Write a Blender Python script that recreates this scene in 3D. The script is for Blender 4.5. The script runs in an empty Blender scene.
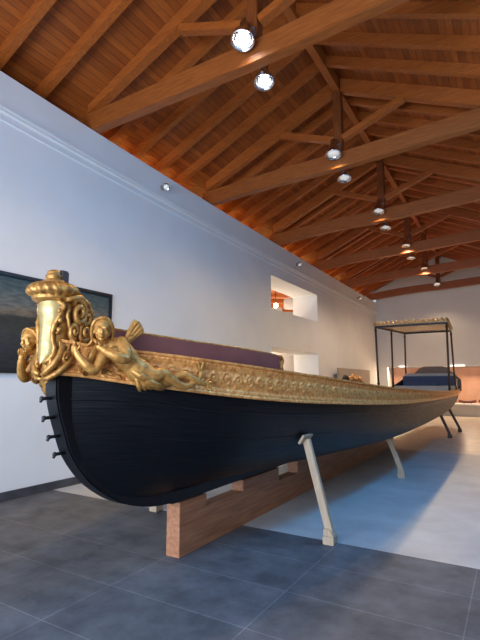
import bpy, bmesh, math, random
from mathutils import Vector, Matrix
random.seed(7)
PI = math.pi
scene = bpy.context.scene
COL = scene.collection
sin, cos = math.sin, math.cos

def interp(x, xs, ys):
    if x <= xs[0]: return ys[0]
    for i in range(len(xs) - 1):
        if x <= xs[i + 1]:
            t = (x - xs[i]) / (xs[i + 1] - xs[i])
            return ys[i] + (ys[i + 1] - ys[i]) * t
    return ys[-1]

def smooth_interp(x, xs, ys):
    # monotone-ish Catmull-Rom through the table
    n = len(xs)
    if x <= xs[0]: return ys[0]
    if x >= xs[-1]: return ys[-1]
    for i in range(n - 1):
        if x <= xs[i + 1]: break
    h = xs[i + 1] - xs[i]
    def m(k):
        if k == 0: return (ys[1] - ys[0]) / (xs[1] - xs[0])
        if k == n - 1: return (ys[-1] - ys[-2]) / (xs[-1] - xs[-2])
        return (ys[k + 1] - ys[k - 1]) / (xs[k + 1] - xs[k - 1])
    t = (x - xs[i]) / h
    return ((2*t**3 - 3*t**2 + 1) * ys[i] + (t**3 - 2*t**2 + t) * h * m(i)
            + (-2*t**3 + 3*t**2) * ys[i + 1] + (t**3 - t**2) * h * m(i + 1))

# ------------------------------------------------------------------ materials
def new_mat(name):
    m = bpy.data.materials.new(name); m.use_nodes = True
    nt = m.node_tree
    return m, nt, nt.nodes['Principled BSDF']

def N(nt, t, **kw):
    n = nt.nodes.new(t)
    for k, v in kw.items():
        if hasattr(n, k): setattr(n, k, v)
        else: n.inputs[k.replace('_', ' ')].default_value = v
    return n

def coords(nt, scale=(1, 1, 1), rot=(0, 0, 0), kind='Object'):
    tc = nt.nodes.new('ShaderNodeTexCoord'); mp = nt.nodes.new('ShaderNodeMapping')
    mp.inputs['Scale'].default_value = scale; mp.inputs['Rotation'].default_value = rot
    nt.links.new(tc.outputs[kind], mp.inputs['Vector'])
    return mp.outputs['Vector']

def ramp(nt, fac, stops):
    r = nt.nodes.new('ShaderNodeValToRGB')
    el = r.color_ramp.elements
    while len(el) < len(stops): el.new(0.5)
    for e, (p, c) in zip(el, stops):
        e.position = p; e.color = (*c, 1)
    nt.links.new(fac, r.inputs['Fac'])
    return r.outputs['Color']

def bump(nt, bs, height, strength=0.3, dist=0.01):
    b = nt.nodes.new('ShaderNodeBump')
    b.inputs['Strength'].default_value = strength; b.inputs['Distance'].default_value = dist
    nt.links.new(height, b.inputs['Height']); nt.links.new(b.outputs['Normal'], bs.inputs['Normal'])

def noise_mat(name, c1, c2, scale=(1, 1, 1), nscale=4, rough=0.6, metal=0.0, bstr=0.1, detail=5, spec=0.5, coat=0.0, kind='Object', bdist=.01):
    m, nt, bs = new_mat(name)
    v = coords(nt, scale, kind=kind)
    n = N(nt, 'ShaderNodeTexNoise'); n.inputs['Scale'].default_value = nscale; n.inputs['Detail'].default_value = detail
    nt.links.new(v, n.inputs['Vector'])
    col = ramp(nt, n.outputs['Fac'], [(0.3, c1), (0.7, c2)])
    nt.links.new(col, bs.inputs['Base Color'])
    bs.inputs['Roughness'].default_value = rough; bs.inputs['Metallic'].default_value = metal
    bs.inputs['Specular IOR Level'].default_value = spec
    bs.inputs['Coat Weight'].default_value = coat
    if bstr: bump(nt, bs, n.outputs['Fac'], bstr, bdist)
    return m

def wood_mat(name, c1, c2, grain=(1, 1, 1), rough=0.55, nscale=6.0, knots=False):
    m, nt, bs = new_mat(name)
    v = coords(nt, grain)
    n = N(nt, 'ShaderNodeTexNoise'); n.inputs['Scale'].default_value = nscale; n.inputs['Detail'].default_value = 6
    n.inputs['Distortion'].default_value = 0.6
    nt.links.new(v, n.inputs['Vector'])
    col = ramp(nt, n.outputs['Fac'], [(0.25, c1), (0.75, c2)])
    nt.links.new(col, bs.inputs['Base Color']); bs.inputs['Roughness'].default_value = rough
    bump(nt, bs, n.outputs['Fac'], 0.15, 0.004)
    return m

def tile_mat(name, c1, c2, mortar, bw, bh, rough, rot=0.0, off=0.5, msize=0.004, vary=0.5, loc=(0, 0, 0), nsc=2.2, spec=.5):
    m, nt, bs = new_mat(name)
    v = coords(nt, (1, 1, 1), (0, 0, rot))
    nt.nodes['Mapping'].inputs['Location'].default_value = loc
    b = N(nt, 'ShaderNodeTexBrick'); b.offset = off
    b.inputs['Scale'].default_value = 1.0
    b.inputs['Brick Width'].default_value = bw; b.inputs['Row Height'].default_value = bh
    b.inputs['Mortar Size'].default_value = msize; b.inputs['Mortar Smooth'].default_value = 0.1
    b.inputs['Color1'].default_value = (*c1, 1); b.inputs['Color2'].default_value = (*c2, 1)
    b.inputs['Mortar'].default_value = (*mortar, 1)
    nt.links.new(v, b.inputs['Vector'])
    n = N(nt, 'ShaderNodeTexNoise'); n.inputs['Scale'].default_value = nsc; n.inputs['Detail'].default_value = 8; n.inputs['Roughness'].default_value = .65
    nt.links.new(v, n.inputs['Vector'])
    mx = nt.nodes.new('ShaderNodeMix'); mx.data_type = 'RGBA'; mx.blend_type = 'MULTIPLY'
    mx.inputs['Factor'].default_value = vary
    g = ramp(nt, n.outputs['Fac'], [(0.32, (.5, .5, .52)), (0.68, (1.4, 1.4, 1.38))])
    nt.links.new(b.outputs['Color'], mx.inputs[6]); nt.links.new(g, mx.inputs[7])
    nt.links.new(mx.outputs[2], bs.inputs['Base Color'])
    bs.inputs['Roughness'].default_value = rough; bs.inputs['Specular IOR Level'].default_value = spec
    bump(nt, bs, n.outputs['Fac'], 0.08, 0.004)
    return m

def emit_mat(name, col, strength):
    m, nt, bs = new_mat(name)
    bs.inputs['Base Color'].default_value = (*col, 1)
    bs.inputs['Emission Color'].default_value = (*col, 1)
    bs.inputs['Emission Strength'].default_value = strength
    return m

M = {}
M['wall'] = noise_mat('white_plaster', (.69, .685, .675), (.73, .725, .715), nscale=1.5, rough=.85, bstr=.05)
M['facing'] = noise_mat('added_dark_facing', (.05, .05, .06), (.07, .07, .08), nscale=3, rough=.7)
M['grey_wall'] = noise_mat('grey_plaster', (.55, .54, .53), (.6, .59, .58), nscale=1.5, rough=.9, bstr=.05)
M['trim'] = noise_mat('white_moulding', (.72, .715, .71), (.75, .745, .74), nscale=2, rough=.8, bstr=.03)
M['baseboard'] = noise_mat('dark_stone', (.035, .035, .04), (.07, .07, .08), nscale=5, rough=.5)
M['slate'] = tile_mat('dark_slate_tiles', (.100, .102, .113), (.114, .116, .127), (.19, .19, .20), 1.2, .6, .6, off=0.0, loc=(2.78 + 12, .3 + 6, 0), vary=.9, nsc=2.6, spec=.3)
M['pale'] = tile_mat('pale_grey_stone_floor', (.45, .45, .45), (.49, .49, .485), (.42, .42, .42), 2.4, .6, .4, off=.5, vary=.35, nsc=1.6)
M['beige'] = tile_mat('warm_beige_floor', (.62, .53, .43), (.68, .58, .48), (.4, .35, .3), 2.4, .3, .3, off=.5, vary=.4)
WC1, WC2 = (.25, .056, .007), (.46, .122, .016)
M['rafter'] = wood_mat('rafter_pine', WC1, WC2, (1.2, 14, 14), .5, 3)
M['beam'] = wood_mat('truss_pine', (.20, .048, .007), (.37, .105, .016), (1.0, 12, 12), .5, 3)
M['post_wood'] = wood_mat('king_post_pine', (.13, .028, .004), (.25, .065, .009), (14, 14, 1.2), .5, 3)
M['block'] = wood_mat('red_hardwood_beam', (.25, .095, .045), (.47, .215, .105), (10, .9, 14), .5, 2.5)
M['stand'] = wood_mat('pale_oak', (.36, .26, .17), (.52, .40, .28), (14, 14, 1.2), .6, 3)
M['shaded_stand'] = wood_mat('shade_darkened_oak', (.035, .022, .015), (.08, .05, .03), (14, 14, 1.2), .5, 3)  # shadow on the far props put into the wood colour
M['brown'] = wood_mat('dark_brown_wood', (.03, .018, .012), (.075, .045, .03), (12, 12, 1.5), .5, 3)
M['sternwood'] = wood_mat('worn_brown_wood', (.15, .10, .075), (.25, .17, .13), (1.5, 12, 12), .5, 3)

def deck_mat():
    m, nt, bs = new_mat('pine_roof_boards')
    v = coords(nt, (1, 1, 1), (0, 0, PI / 2))
    b = N(nt, 'ShaderNodeTexBrick'); b.offset = .37
    b.inputs['Scale'].default_value = 1.0
    b.inputs['Brick Width'].default_value = 3.0; b.inputs['Row Height'].default_value = .105
    b.inputs['Mortar Size'].default_value = .004; b.inputs['Mortar Smooth'].default_value = .3
    b.inputs['Color1'].default_value = (.25, .056, .007, 1); b.inputs['Color2'].default_value = (.41, .105, .014, 1)
    b.inputs['Mortar'].default_value = (.07, .025, .01, 1)
    nt.links.new(v, b.inputs['Vector'])
    v2 = coords(nt, (14, 1.2, 14))
    n = N(nt, 'ShaderNodeTexNoise'); n.inputs['Scale'].default_value = 3; n.inputs['Detail'].default_value = 5
    nt.links.new(v2, n.inputs['Vector'])
    mx = nt.nodes.new('ShaderNodeMix'); mx.data_type = 'RGBA'; mx.blend_type = 'MULTIPLY'; mx.inputs['Factor'].default_value = .7
    g = ramp(nt, n.outputs['Fac'], [(.3, (.7, .65, .6)), (.7, (1.2, 1.2, 1.2))])
    nt.links.new(b.outputs['Color'], mx.inputs[6]); nt.links.new(g, mx.inputs[7])
    nt.links.new(mx.outputs[2], bs.inputs['Base Color'])
    bs.inputs['Roughness'].default_value = .5
    bump(nt, bs, b.outputs['Fac'], -.5, .006)
    return m
M['deck'] = deck_mat()

def gold_mat(name, a, b, rough, metal):
    m, nt, bs = new_mat(name)
    v = coords(nt)
    n = N(nt, 'ShaderNodeTexNoise'); n.inputs['Scale'].default_value = 26; n.inputs['Detail'].default_value = 4
    nt.links.new(v, n.inputs['Vector'])
    nt.links.new(ramp(nt, n.outputs['Fac'], [(.3, a), (.65, b)]), bs.inputs['Base Color'])
    nt.links.new(ramp(nt, n.outputs['Fac'], [(.3, (rough + .15,) * 3), (.7, (rough - .06,) * 3)]), bs.inputs['Roughness'])
    bs.inputs['Metallic'].default_value = metal
    bump(nt, bs, n.outputs['Fac'], .12, .004)
    return m
M['gold'] = gold_mat('old_gilding', (.25, .105, .022), (.52, .265, .066), .40, .55)
M['gold_bright'] = gold_mat('burnished_gilding', (.34, .148, .032), (.61, .315, .08), .46, .5)
M['frieze'] = gold_mat('frieze_gilding', (.56, .205, .052), (1.0, .51, .155), .48, .35)
M['gold_shield'] = gold_mat('polished_gilding', (.33, .245, .085), (.44, .345, .15), .36, .6)
M['gold_pale'] = gold_mat('pale_gilding', (.34, .21, .09), (.55, .38, .19), .48, .35)

def hull_mat():
    m, nt, bs = new_mat('black_hull_paint')
    tc = nt.nodes.new('ShaderNodeTexCoord'); mp = nt.nodes.new('ShaderNodeMapping')
    mp.inputs['Scale'].default_value = (1.3, 38, 1)
    nt.links.new(tc.outputs['UV'], mp.inputs['Vector'])
    n = N(nt, 'ShaderNodeTexNoise'); n.inputs['Scale'].default_value = 2.2; n.inputs['Detail'].default_value = 6
    nt.links.new(mp.outputs['Vector'], n.inputs['Vector'])
    nt.links.new(ramp(nt, n.outputs['Fac'], [(.3, (.004, .0045, .006)), (.75, (.008, .009, .012))]), bs.inputs['Base Color'])
    nt.links.new(ramp(nt, n.outputs['Fac'], [(.35, (.30,) * 3), (.7, (.48,) * 3)]), bs.inputs['Roughness'])
    bs.inputs['Specular IOR Level'].default_value = .2
    bump(nt, bs, n.outputs['Fac'], .5, .008)
    return m
M['hull'] = hull_mat()
M['black'] = noise_mat('black_paint', (.004, .0045, .006), (.008, .009, .012), nscale=9, rough=.38, bstr=.25, spec=.3)
M['iron'] = noise_mat('black_iron', (.01, .01, .012), (.03, .03, .035), nscale=20, rough=.4, metal=.4)
M['purple'] = noise_mat('dull_purple_paint', (.15, .049, .043), (.205, .068, .058), nscale=5, rough=.5, bstr=.05)
M['blue'] = noise_mat('navy_fabric', (.05, .075, .15), (.075, .11, .20), nscale=30, rough=.8)
M['cushion'] = noise_mat('grey_white_fabric', (.42, .41, .40), (.56, .55, .54), nscale=20, rough=.85)
M['decking'] = wood_mat('dark_deck', (.03, .025, .02), (.06, .05, .04), (12, 1.2, 1), .6, 3)
M['chrome'] = noise_mat('chrome', (.6, .6, .62), (.7, .7, .72), nscale=3, rough=.16, metal=1, bstr=0)
M['steel'] = noise_mat('grey_steel', (.25, .25, .27), (.33, .33, .35), nscale=3, rough=.35, metal=.8, bstr=0)
M['bulb'] = emit_mat('lit_bulb', (1.0, .93, .84), 30)
M['bulb_soft'] = emit_mat('lit_bulb_soft', (.8, .77, .72), .35)
M['led'] = emit_mat('amber_strip', (1.0, .5, .12), 2.5)
M['globe'] = emit_mat('glowing_globe', (1.0, .82, .55), 25)
M['white_led'] = emit_mat('white_strip', (1.0, .93, .84), 2)
M['frame'] = noise_mat('black_picture_frame', (.008, .008, .01), (.02, .02, .024), nscale=12, rough=.35)
M['taupe'] = noise_mat('taupe_board', (.33, .27, .22), (.37, .30, .25), nscale=3, rough=.8)
M['peach'] = noise_mat('peach_backdrop', (.50, .27, .18), (.66, .40, .29), nscale=1.3, rough=.8)
M['redboat'] = noise_mat('dark_red_varnish', (.10, .02, .015), (.17, .045, .03), nscale=10, rough=.4)
M['shelf'] = noise_mat('white_laminate', (.75, .73, .70), (.8, .78, .75), nscale=2, rough=.45, bstr=.02)
M['plinth'] = noise_mat('grey_laminate', (.42, .40, .38), (.48, .46, .43), nscale=2, rough=.45, bstr=.02)

def painting_mat():
    m, nt, bs = new_mat('oil_seascape')
    tc = nt.nodes.new('ShaderNodeTexCoord')
    sep = nt.nodes.new('ShaderNodeSeparateXYZ'); nt.links.new(tc.outputs['UV'], sep.inputs['Vector'])
    n1 = N(nt, 'ShaderNodeTexNoise'); n1.inputs['Scale'].default_value = 4; n1.inputs['Detail'].default_value = 6
    mp = nt.nodes.new('ShaderNodeMapping'); mp.inputs['Scale'].default_value = (1.6, 2.6, 1)
    nt.links.new(tc.outputs['UV'], mp.inputs['Vector']); nt.links.new(mp.outputs['Vector'], n1.inputs['Vector'])
    ma = nt.nodes.new('ShaderNodeMath'); ma.operation = 'MULTIPLY_ADD'; ma.inputs[1].default_value = .22; ma.inputs[2].default_value = -.11
    nt.links.new(n1.outputs['Fac'], ma.inputs[0])
    ad = nt.nodes.new('ShaderNodeMath'); ad.operation = 'ADD'
    nt.links.new(ma.outputs[0], ad.inputs[0]); nt.links.new(sep.outputs['Y'], ad.inputs[1])
    base = ramp(nt, ad.outputs[0], [(0.0, (.012, .014, .016)), (.22, (.02, .023, .025)), (.40, (.034, .035, .030)), (.52, (.022, .023, .016)),
                                    (.58, (.03, .032, .022)), (.62, (.15, .115, .08)), (.72, (.11, .115, .105)), (.86, (.05, .08, .085)), (1.0, (.03, .055, .062))])
    n2 = N(nt, 'ShaderNodeTexNoise'); n2.inputs['Scale'].default_value = 14; n2.inputs['Detail'].default_value = 6
    nt.links.new(mp.outputs['Vector'], n2.inputs['Vector'])
    mx = nt.nodes.new('ShaderNodeMix'); mx.data_type = 'RGBA'; mx.blend_type = 'MULTIPLY'; mx.inputs['Factor'].default_value = .8
    nt.links.new(base, mx.inputs[6]); nt.links.new(ramp(nt, n2.outputs['Fac'], [(.3, (.5, .5, .5)), (.7, (1.5, 1.45, 1.35))]), mx.inputs[7])
    nt.links.new(mx.outputs[2], bs.inputs['Base Color']); bs.inputs['Roughness'].default_value = .5
    return m
M['painting'] = painting_mat()

# ------------------------------------------------------------------ mesh builder
class MB:
    def __init__(s): s.v = []; s.f = []; s.mi = []; s.uv = {}; s.sm = []
    def face(s, idx, mi=0, smooth=False, uv=None):
        if uv: s.uv[len(s.f)] = uv
        s.f.append(tuple(idx)); s.mi.append(mi); s.sm.append(smooth)
    def box(s, x0, x1, y0, y1, z0, z1, mi=0):
        b = len(s.v)
        s.v += [(x, y, z) for x in (x0, x1) for y in (y0, y1) for z in (z0, z1)]
        for q in ((0, 1, 3, 2), (4, 6, 7, 5), (0, 4, 5, 1), (2, 3, 7, 6), (0, 2, 6, 4), (1, 5, 7, 3)):
            s.face([b + i for i in q], mi)
        return s
    def prism(s, poly, vec, mi=0):
        b = len(s.v); n = len(poly); vec = Vector(vec)
        s.v += [tuple(p) for p in poly] + [tuple(Vector(p) + vec) for p in poly]
        s.face(range(b, b + n), mi); s.face(range(b + 2 * n - 1, b + n - 1, -1), mi)
        for i in range(n):
            j = (i + 1) % n
            s.face((b + i, b + n + i, b + n + j, b + j), mi)
        return s
    def bar(s, p, q, w, h, up=(0, 0, 1), mi=0):
        p, q = Vector(p), Vector(q); d = (q - p).normalized(); up = Vector(up)
        a = d.cross(up).normalized(); c = a.cross(d).normalized()
        poly = [p + a * (w / 2 * i) + c * (h / 2 * j) for i, j in ((-1, -1), (1, -1), (1, 1), (-1, 1))]
        return s.prism(poly, q - p, mi)
    def loft(s, rings, caps=True, closed=True, mi=0, smooth=True):
        b = len(s.v); n = len(rings[0])
        for r in rings: s.v += [tuple(p) for p in r]
        m = n if closed else n - 1
        for i in range(len(rings) - 1):
            for j in range(m):
                k = (j + 1) % n
                s.face((b + i * n + j, b + i * n + k, b + (i + 1) * n + k, b + (i + 1) * n + j), mi, smooth)
        if caps and closed:
            s.face(range(b + n - 1, b - 1, -1), mi, False)
            e = b + (len(rings) - 1) * n
            s.face(range(e, e + n), mi, False)
        return s
    def tube(s, pts, r, n=8, mi=0):
        pts = [Vector(p) for p in pts]
        rs = r if isinstance(r, (list, tuple)) else [r] * len(pts)
        rings = []; ref = None
        for i, p in enumerate(pts):
            d = (pts[min(i + 1, len(pts) - 1)] - pts[max(i - 1, 0)])
            d = d.normalized() if d.length > 1e-9 else Vector((0, 0, 1))
            if ref is None:
                ref = d.cross(Vector((0, 0, 1)))
                if ref.length < .1: ref = d.cross(Vector((1, 0, 0)))
                ref.normalize()
            a = (ref - d * ref.dot(d)).normalized(); c = d.cross(a); ref = a
            rings.append([p + (a * cos(2 * PI * k / n) + c * sin(2 * PI * k / n)) * rs[i] for k in range(n)])
        return s.loft(rings, mi=mi)
    def lathe(s, prof, c, n=24, axis=(0, 0, 1), mi=0, mod=None):
        ax = Vector(axis).normalized()
        a = ax.cross(Vector((1, 0, 0)))
        if a.length < .1: a = ax.cross(Vector((0, 1, 0)))
        a.normalize(); b = ax.cross(a); c = Vector(c)
        rings = []
        for (r, h) in prof:
            ring = []
            for k in range(n):
                t = 2 * PI * k / n
                rr = max(r, 1e-4) * (mod(t, h) if mod else 1)
                ring.append(c + ax * h + (a * cos(t) + b * sin(t)) * rr)
            rings.append(ring)
        return s.loft(rings, mi=mi)
    def ellipsoid(s, c, r, rot=None, nu=12, nv=8, mi=0):
        c = Vector(c); R = rot or Matrix.Identity(3)
        rings = []
        for i in range(nv + 1):
            t = PI * i / nv
            rr = max(sin(t), 1e-3)
            rings.append([c + R @ Vector((r[0] * rr * cos(2 * PI * k / nu), r[1] * rr * sin(2 * PI * k / nu), -r[2] * cos(t))) for k in range(nu)])
        return s.loft(rings, mi=mi)
    def mesh(s, name, mats):
        me = bpy.data.meshes.new(name)
        me.from_pydata([tuple(p) for p in s.v], [], s.f)
        for m in (mats if isinstance(mats, (list, tuple)) else [mats]): me.materials.append(m)
        for p, mi, sm in zip(me.polygons, s.mi, s.sm):
            p.material_index = mi; p.use_smooth = sm
        if s.uv:
            ul = me.uv_layers.new(name='UVMap')
            for p in me.polygons:
                u = s.uv.get(p.index)
                if u:
                    for li, c in zip(p.loop_indices, u): ul.data[li].uv = c
        bm = bmesh.new(); bm.from_mesh(me)
        bmesh.ops.recalc_face_normals(bm, faces=bm.faces); bm.to_mesh(me); bm.free()
        return me
    def build(s, name, mats, parent=None, loc=None, bevel=0.0):
        """loc: world point the object's origin is put at (vertices are world coordinates)."""
        if loc is None and s.v and parent is None:
            xs = [p[0] for p in s.v]; ys = [p[1] for p in s.v]; zs = [p[2] for p in s.v]
            loc = ((min(xs) + max(xs)) / 2, (min(ys) + max(ys)) / 2, min(zs))
        if loc is not None:
            L = Vector(loc); s.v = [tuple(Vector(p) - L) for p in s.v]
        me = s.mesh(name, mats)
        if bevel:
            bm = bmesh.new(); bm.from_mesh(me)
            es = [e for e in bm.edges if len(e.link_faces) == 2 and e.calc_face_angle(0) > .6]
            bmesh.ops.bevel(bm, geom=es, offset=bevel, segments=2, affect='EDGES', clamp_overlap=True)
            bm.to_mesh(me); bm.free()
        o = bpy.data.objects.new(name, me); COL.objects.link(o)
        if loc is not None: o.location = loc
        if parent: o.parent = parent
        return o

def tag(o, label=None, cat=None, group=None, kind=None):
    if label: o['label'] = label
    if cat: o['category'] = cat
    if group: o['group'] = group
    if kind: o['kind'] = kind
    return o

def empty(name, loc, label, cat, group=None):
    o = bpy.data.objects.new(name, None); COL.objects.link(o); o.location = loc
    o.empty_display_size = .1
    return tag(o, label, cat, group)

def part(mb, name, mat, thing, bevel=0.0, label=None, root=None):
    """vertices in world coordinates; thing (or its root) carries only a translation."""
    base = root or thing
    L = Vector(base.location)
    mb.v = [tuple(Vector(p) - L) for p in mb.v]
    o = mb.build(name, mat, thing, bevel=bevel)
    if label: o['label'] = label
    return o

# ------------------------------------------------------------------ room shell
XL, XR, YB, YF = -5.88, 1.3, -3.2, 23.5
XRIDGE = -2.76; SL = .46; ZR = 7.82
def deckz(x): return ZR - SL * abs(x - XRIDGE)
def walltop(y): return 5.60 + .28 * math.exp(-(max(y, -1) - 3) / 6.5)

fl = MB()
for (y0, y1, mi) in ((YB - .2, 4.5, 0), (4.5, 11.3, 1), (11.3, 24.4, 2)):
    fl.box(XL - 5.0, XR + .2, y0, y1, -.12, 0, mi)
tag(fl.build('floor', [M['slate'], M['pale'], M['beige']], loc=(0, 0, 0)), 'floor of dark slate tiles in front, pale grey stone and beige stone behind', 'floor', kind='structure')

# left wall 0.95 m thick with two deep openings through it
XT = XL - .95
HY0, HY1 = 11.56, 15.2
lw = MB()
def wall_block(y0, y1, z0, z1=None):
    if z1 is not None:
        lw.box(XT, XL, y0, y1, z0, z1); return
    n = max(1, int((y1 - y0) / 1.0))
    for i in range(n):
        a = y0 + (y1 - y0) * i / n; b = y0 + (y1 - y0) * (i + 1) / n
        poly = [(XL, a, z0), (XL, b, z0), (XL, b, walltop(b)), (XL, a, walltop(a))]
        lw.prism(poly, (XT - XL, 0, 0))
wall_block(YB, HY0, 0); wall_block(HY1, 24.4, 0); wall_block(HY0, HY1, 4.64)
wall_block(HY0, HY1, 2.54, 3.66); wall_block(HY0, HY1, 0, 1.0)
tag(lw.build('wall_left', M['wall'], loc=(0, 0, 0)), 'long white left wall pierced by two deep openings', 'wall', kind='structure')

tr = MB()
for k in range(26):
    y0 = YB + k; y1 = y0 + 1
    if k == 25: y1 = YF - .0
    for (dz, w, h) in ((-.55, .045, .05), (-.60, .03, .05), (-.72, .018, .025)):
        a, b = walltop(y0) + dz, walltop(y1) + dz
        tr.prism([(XL, y0, a), (XL + w, y0, a + .02), (XL + w, y0, a + h), (XL, y0, a + h)], (0, y1 - y0, b - a))
tag(tr.build('trim_1', M['trim'], loc=(0, 0, 0)), 'stepped white moulding running high along the left wall', 'moulding', kind='structure')
b = MB(); b.box(XL, XL + .025, YB, YF, 0, .115)
tag(b.build('baseboard_left', M['baseboard'], bevel=.004), 'dark stone skirting at the foot of the left wall', 'skirting', kind='structure')

# solid right wall; back wall with an unseen wide opening added for daylight
rw = MB()
zt = deckz(XR) + .02
rw.box(XR, XR + .3, YB, 24.4, 0, zt)
rw.box(XR - .03, XR, YB, 15.0, 0, 2.6, 1)  # unseen dark facing added to weaken hull reflections and bounce
tag(rw.build('wall_right', [M['wall'], M['facing']], loc=(0, 0, 0)), 'white right wall with unseen dark panelling along its lower half', 'wall', kind='structure')
bw = MB(); DX0, DX1, DZ = -5.4, .5, 4.2
def gable(mb, y, d, z0, x0=XT, x1=XR, mi=0):
    poly = [(x0, y, z0), (x1, y, z0), (x1, y, deckz(x1)), (XRIDGE, y, ZR), (x0, y, deckz(x0))]
    mb.prism(poly, (0, d, 0), mi)
bw.box(XT, DX0, YB - .2, YB, 0, DZ); bw.box(DX1, XR, YB - .2, YB, 0, DZ); gable(bw, YB - .2, .2, DZ)
tag(bw.build('wall_back', M['wall'], loc=(0, 0, 0)), 'white end wall behind the camera with a wide opening added for daylight', 'wall', kind='structure')

# far wall: gable above a long recessed display
NX0, NX1, NZ0, NZ1 = -5.45, 1.2, .56, 2.28
fw = MB(); gable(fw, YF, .9, NZ1, x0=XL)
tag(fw.build('wall_far', M['wall'], loc=(0, 0, 0)), 'white far gable wall above the long recessed display', 'wall', kind='structure')
fw = MB(); fw.box(NX0, NX1, YF + .8, YF + .9, 0, NZ1)
tag(fw.build('wall_niche', M['wall'], loc=(0, 0, 0)), 'rear wall of the recess under the far gable', 'wall', kind='structure')
for x0, x1, lab in ((XL, NX0, 'white pier left of the far display recess'), (NX1, XR, 'white pier right of the far display recess')):
    fw = MB(); fw.box(x0, x1, YF, YF + .9, 0, NZ1)
    tag(fw.build('wall_pier', M['wall'], loc=(0, 0, 0)), lab, 'wall', kind='structure')

# ceiling: boarded deck (two slopes) with the common rafters and ridge beam as its parts
ce = MB()
SKX0, SKX1, SKY0, SKY1 = .40, 1.2, 2.6, 8.0       # unseen opening added to the right slope for blue fill
def slope_piece(x0, x1, y0, y1):
    ce.prism([(x0, y0, deckz(x0)), (x1, y0, deckz(x1)), (x1, y0, deckz(x1) + .05), (x0, y0, deckz(x0) + .05)], (0, y1 - y0, 0))
Y0_, Y1_ = YB - .2, 24.4
slope_piece(XT - .05, XRIDGE, Y0_, Y1_)
slope_piece(XRIDGE, SKX0, Y0_, Y1_); slope_piece(SKX1, XR + .3, Y0_, Y1_)
slope_piece(SKX0, SKX1, Y0_, SKY0); slope_piece(SKX0, SKX1, SKY1, Y1_)
ceil = tag(ce.build('ceiling', M['deck'], loc=(0, 0, 0)), 'pitched roof of orange pine boards on rafters', 'ceiling', kind='structure')
TY = [5.0, 8.55, 12.1, 15.65, 19.2, 22.75]
ry = [1.85, 2.62, 3.38, 4.14]
for i in range(5):
    ry += [TY[i] + (TY[i + 1] - TY[i]) * (k - .1) / 5 for k in (1, 2, 3, 4)]
ry += [23.3]
RD = .19
for y in ry:
    for xe in (XT + .05, XR):
        r = MB()
        sgn = -1 if xe < XRIDGE else 1
        xs = XRIDGE + sgn * .06
        poly = [(xs, y - .055, deckz(xs)), (xe, y - .055, deckz(xe)), (xe, y - .055, deckz(xe) - RD), (xs, y - .055, deckz(xs) - RD)]
        r.prism(poly, (0, .11, 0)); r.build('rafter', M['rafter'], ceil)
r = MB(); r.box(XRIDGE - .07, XRIDGE + .07, YB, YF, ZR - .30, ZR - .005)
r.build('ridge_beam', wood_mat('ridge_pine', WC1, WC2, (12, 1, 12), .5, 3), ceil)

# ------------------------------------------------------------------ roof trusses
NUM = ['nearest', 'second', 'third', 'fourth', 'fifth', 'farthest']
for i, y in enumerate(TY):
    t = empty('roof_truss', (XRIDGE, y, walltop(y)), '%s pine roof truss %s' % (NUM[i],
        ['crossing the top of the picture with two lit spotlights', 'from the front, above the middle of the boat', 'from the front, spanning above the boat',
         'from the front, two bays past the middle', 'from the front, last but one before the far wall', 'close to the white far gable wall'][i]), 'roof truss', 'pine roof trusses')
    w = .17
    ze = walltop(y) + .005; zc = 5.83
    tb = MB()
    n = 16; xe0, xe1 = XL - .25, XR
    rings = []
    for k in range(n + 1):
        x = xe0 + (xe1 - xe0) * k / n
        q = min(1, abs((x - XRIDGE) / (XL - XRIDGE)))
        zb = zc + (ze - zc) * q ** 2 if x < XRIDGE else zc + .055 * (x - XRIDGE)
        top = min(zb + .33, deckz(x) - .02)
        rings.append([(x, y - w / 2, zb), (x, y + w / 2, zb), (x, y + w / 2, top), (x, y - w / 2, top)])
    tb.loft(rings, smooth=False)
    part(tb, 'tie_beam', M['beam'], t, bevel=.008)
    kp = MB(); kp.box(XRIDGE - .085, XRIDGE + .085, y - .085, y + .085, zc + .335, ZR - .31)
    part(kp, 'king_post', M['post_wood'], t, bevel=.008)
    for sgn, xe in ((-1, XL - .15), (1, XR - .02)):
        xs = XRIDGE + sgn * .09
        p = MB(); D = .30
        p.prism([(xs, y - .08, deckz(xs) - .004), (xe, y - .08, deckz(xe) - .004), (xe, y - .08, max(deckz(xe) - D, ze + .34 if sgn < 0 else 0)), (xs, y - .08, deckz(xs) - D)], (0, .16, 0))
        part(p, 'principal_rafter', M['rafter'], t, bevel=.006)
        s_ = MB()
        s_.bar((XRIDGE + sgn * .09, y, 6.47), (XRIDGE + sgn * 1.3, y, deckz(XRIDGE + 1.3) - .27), .12, .14, (0, 1, 0))
        part(s_, 'strut', M['rafter'], t, bevel=.005)

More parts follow.
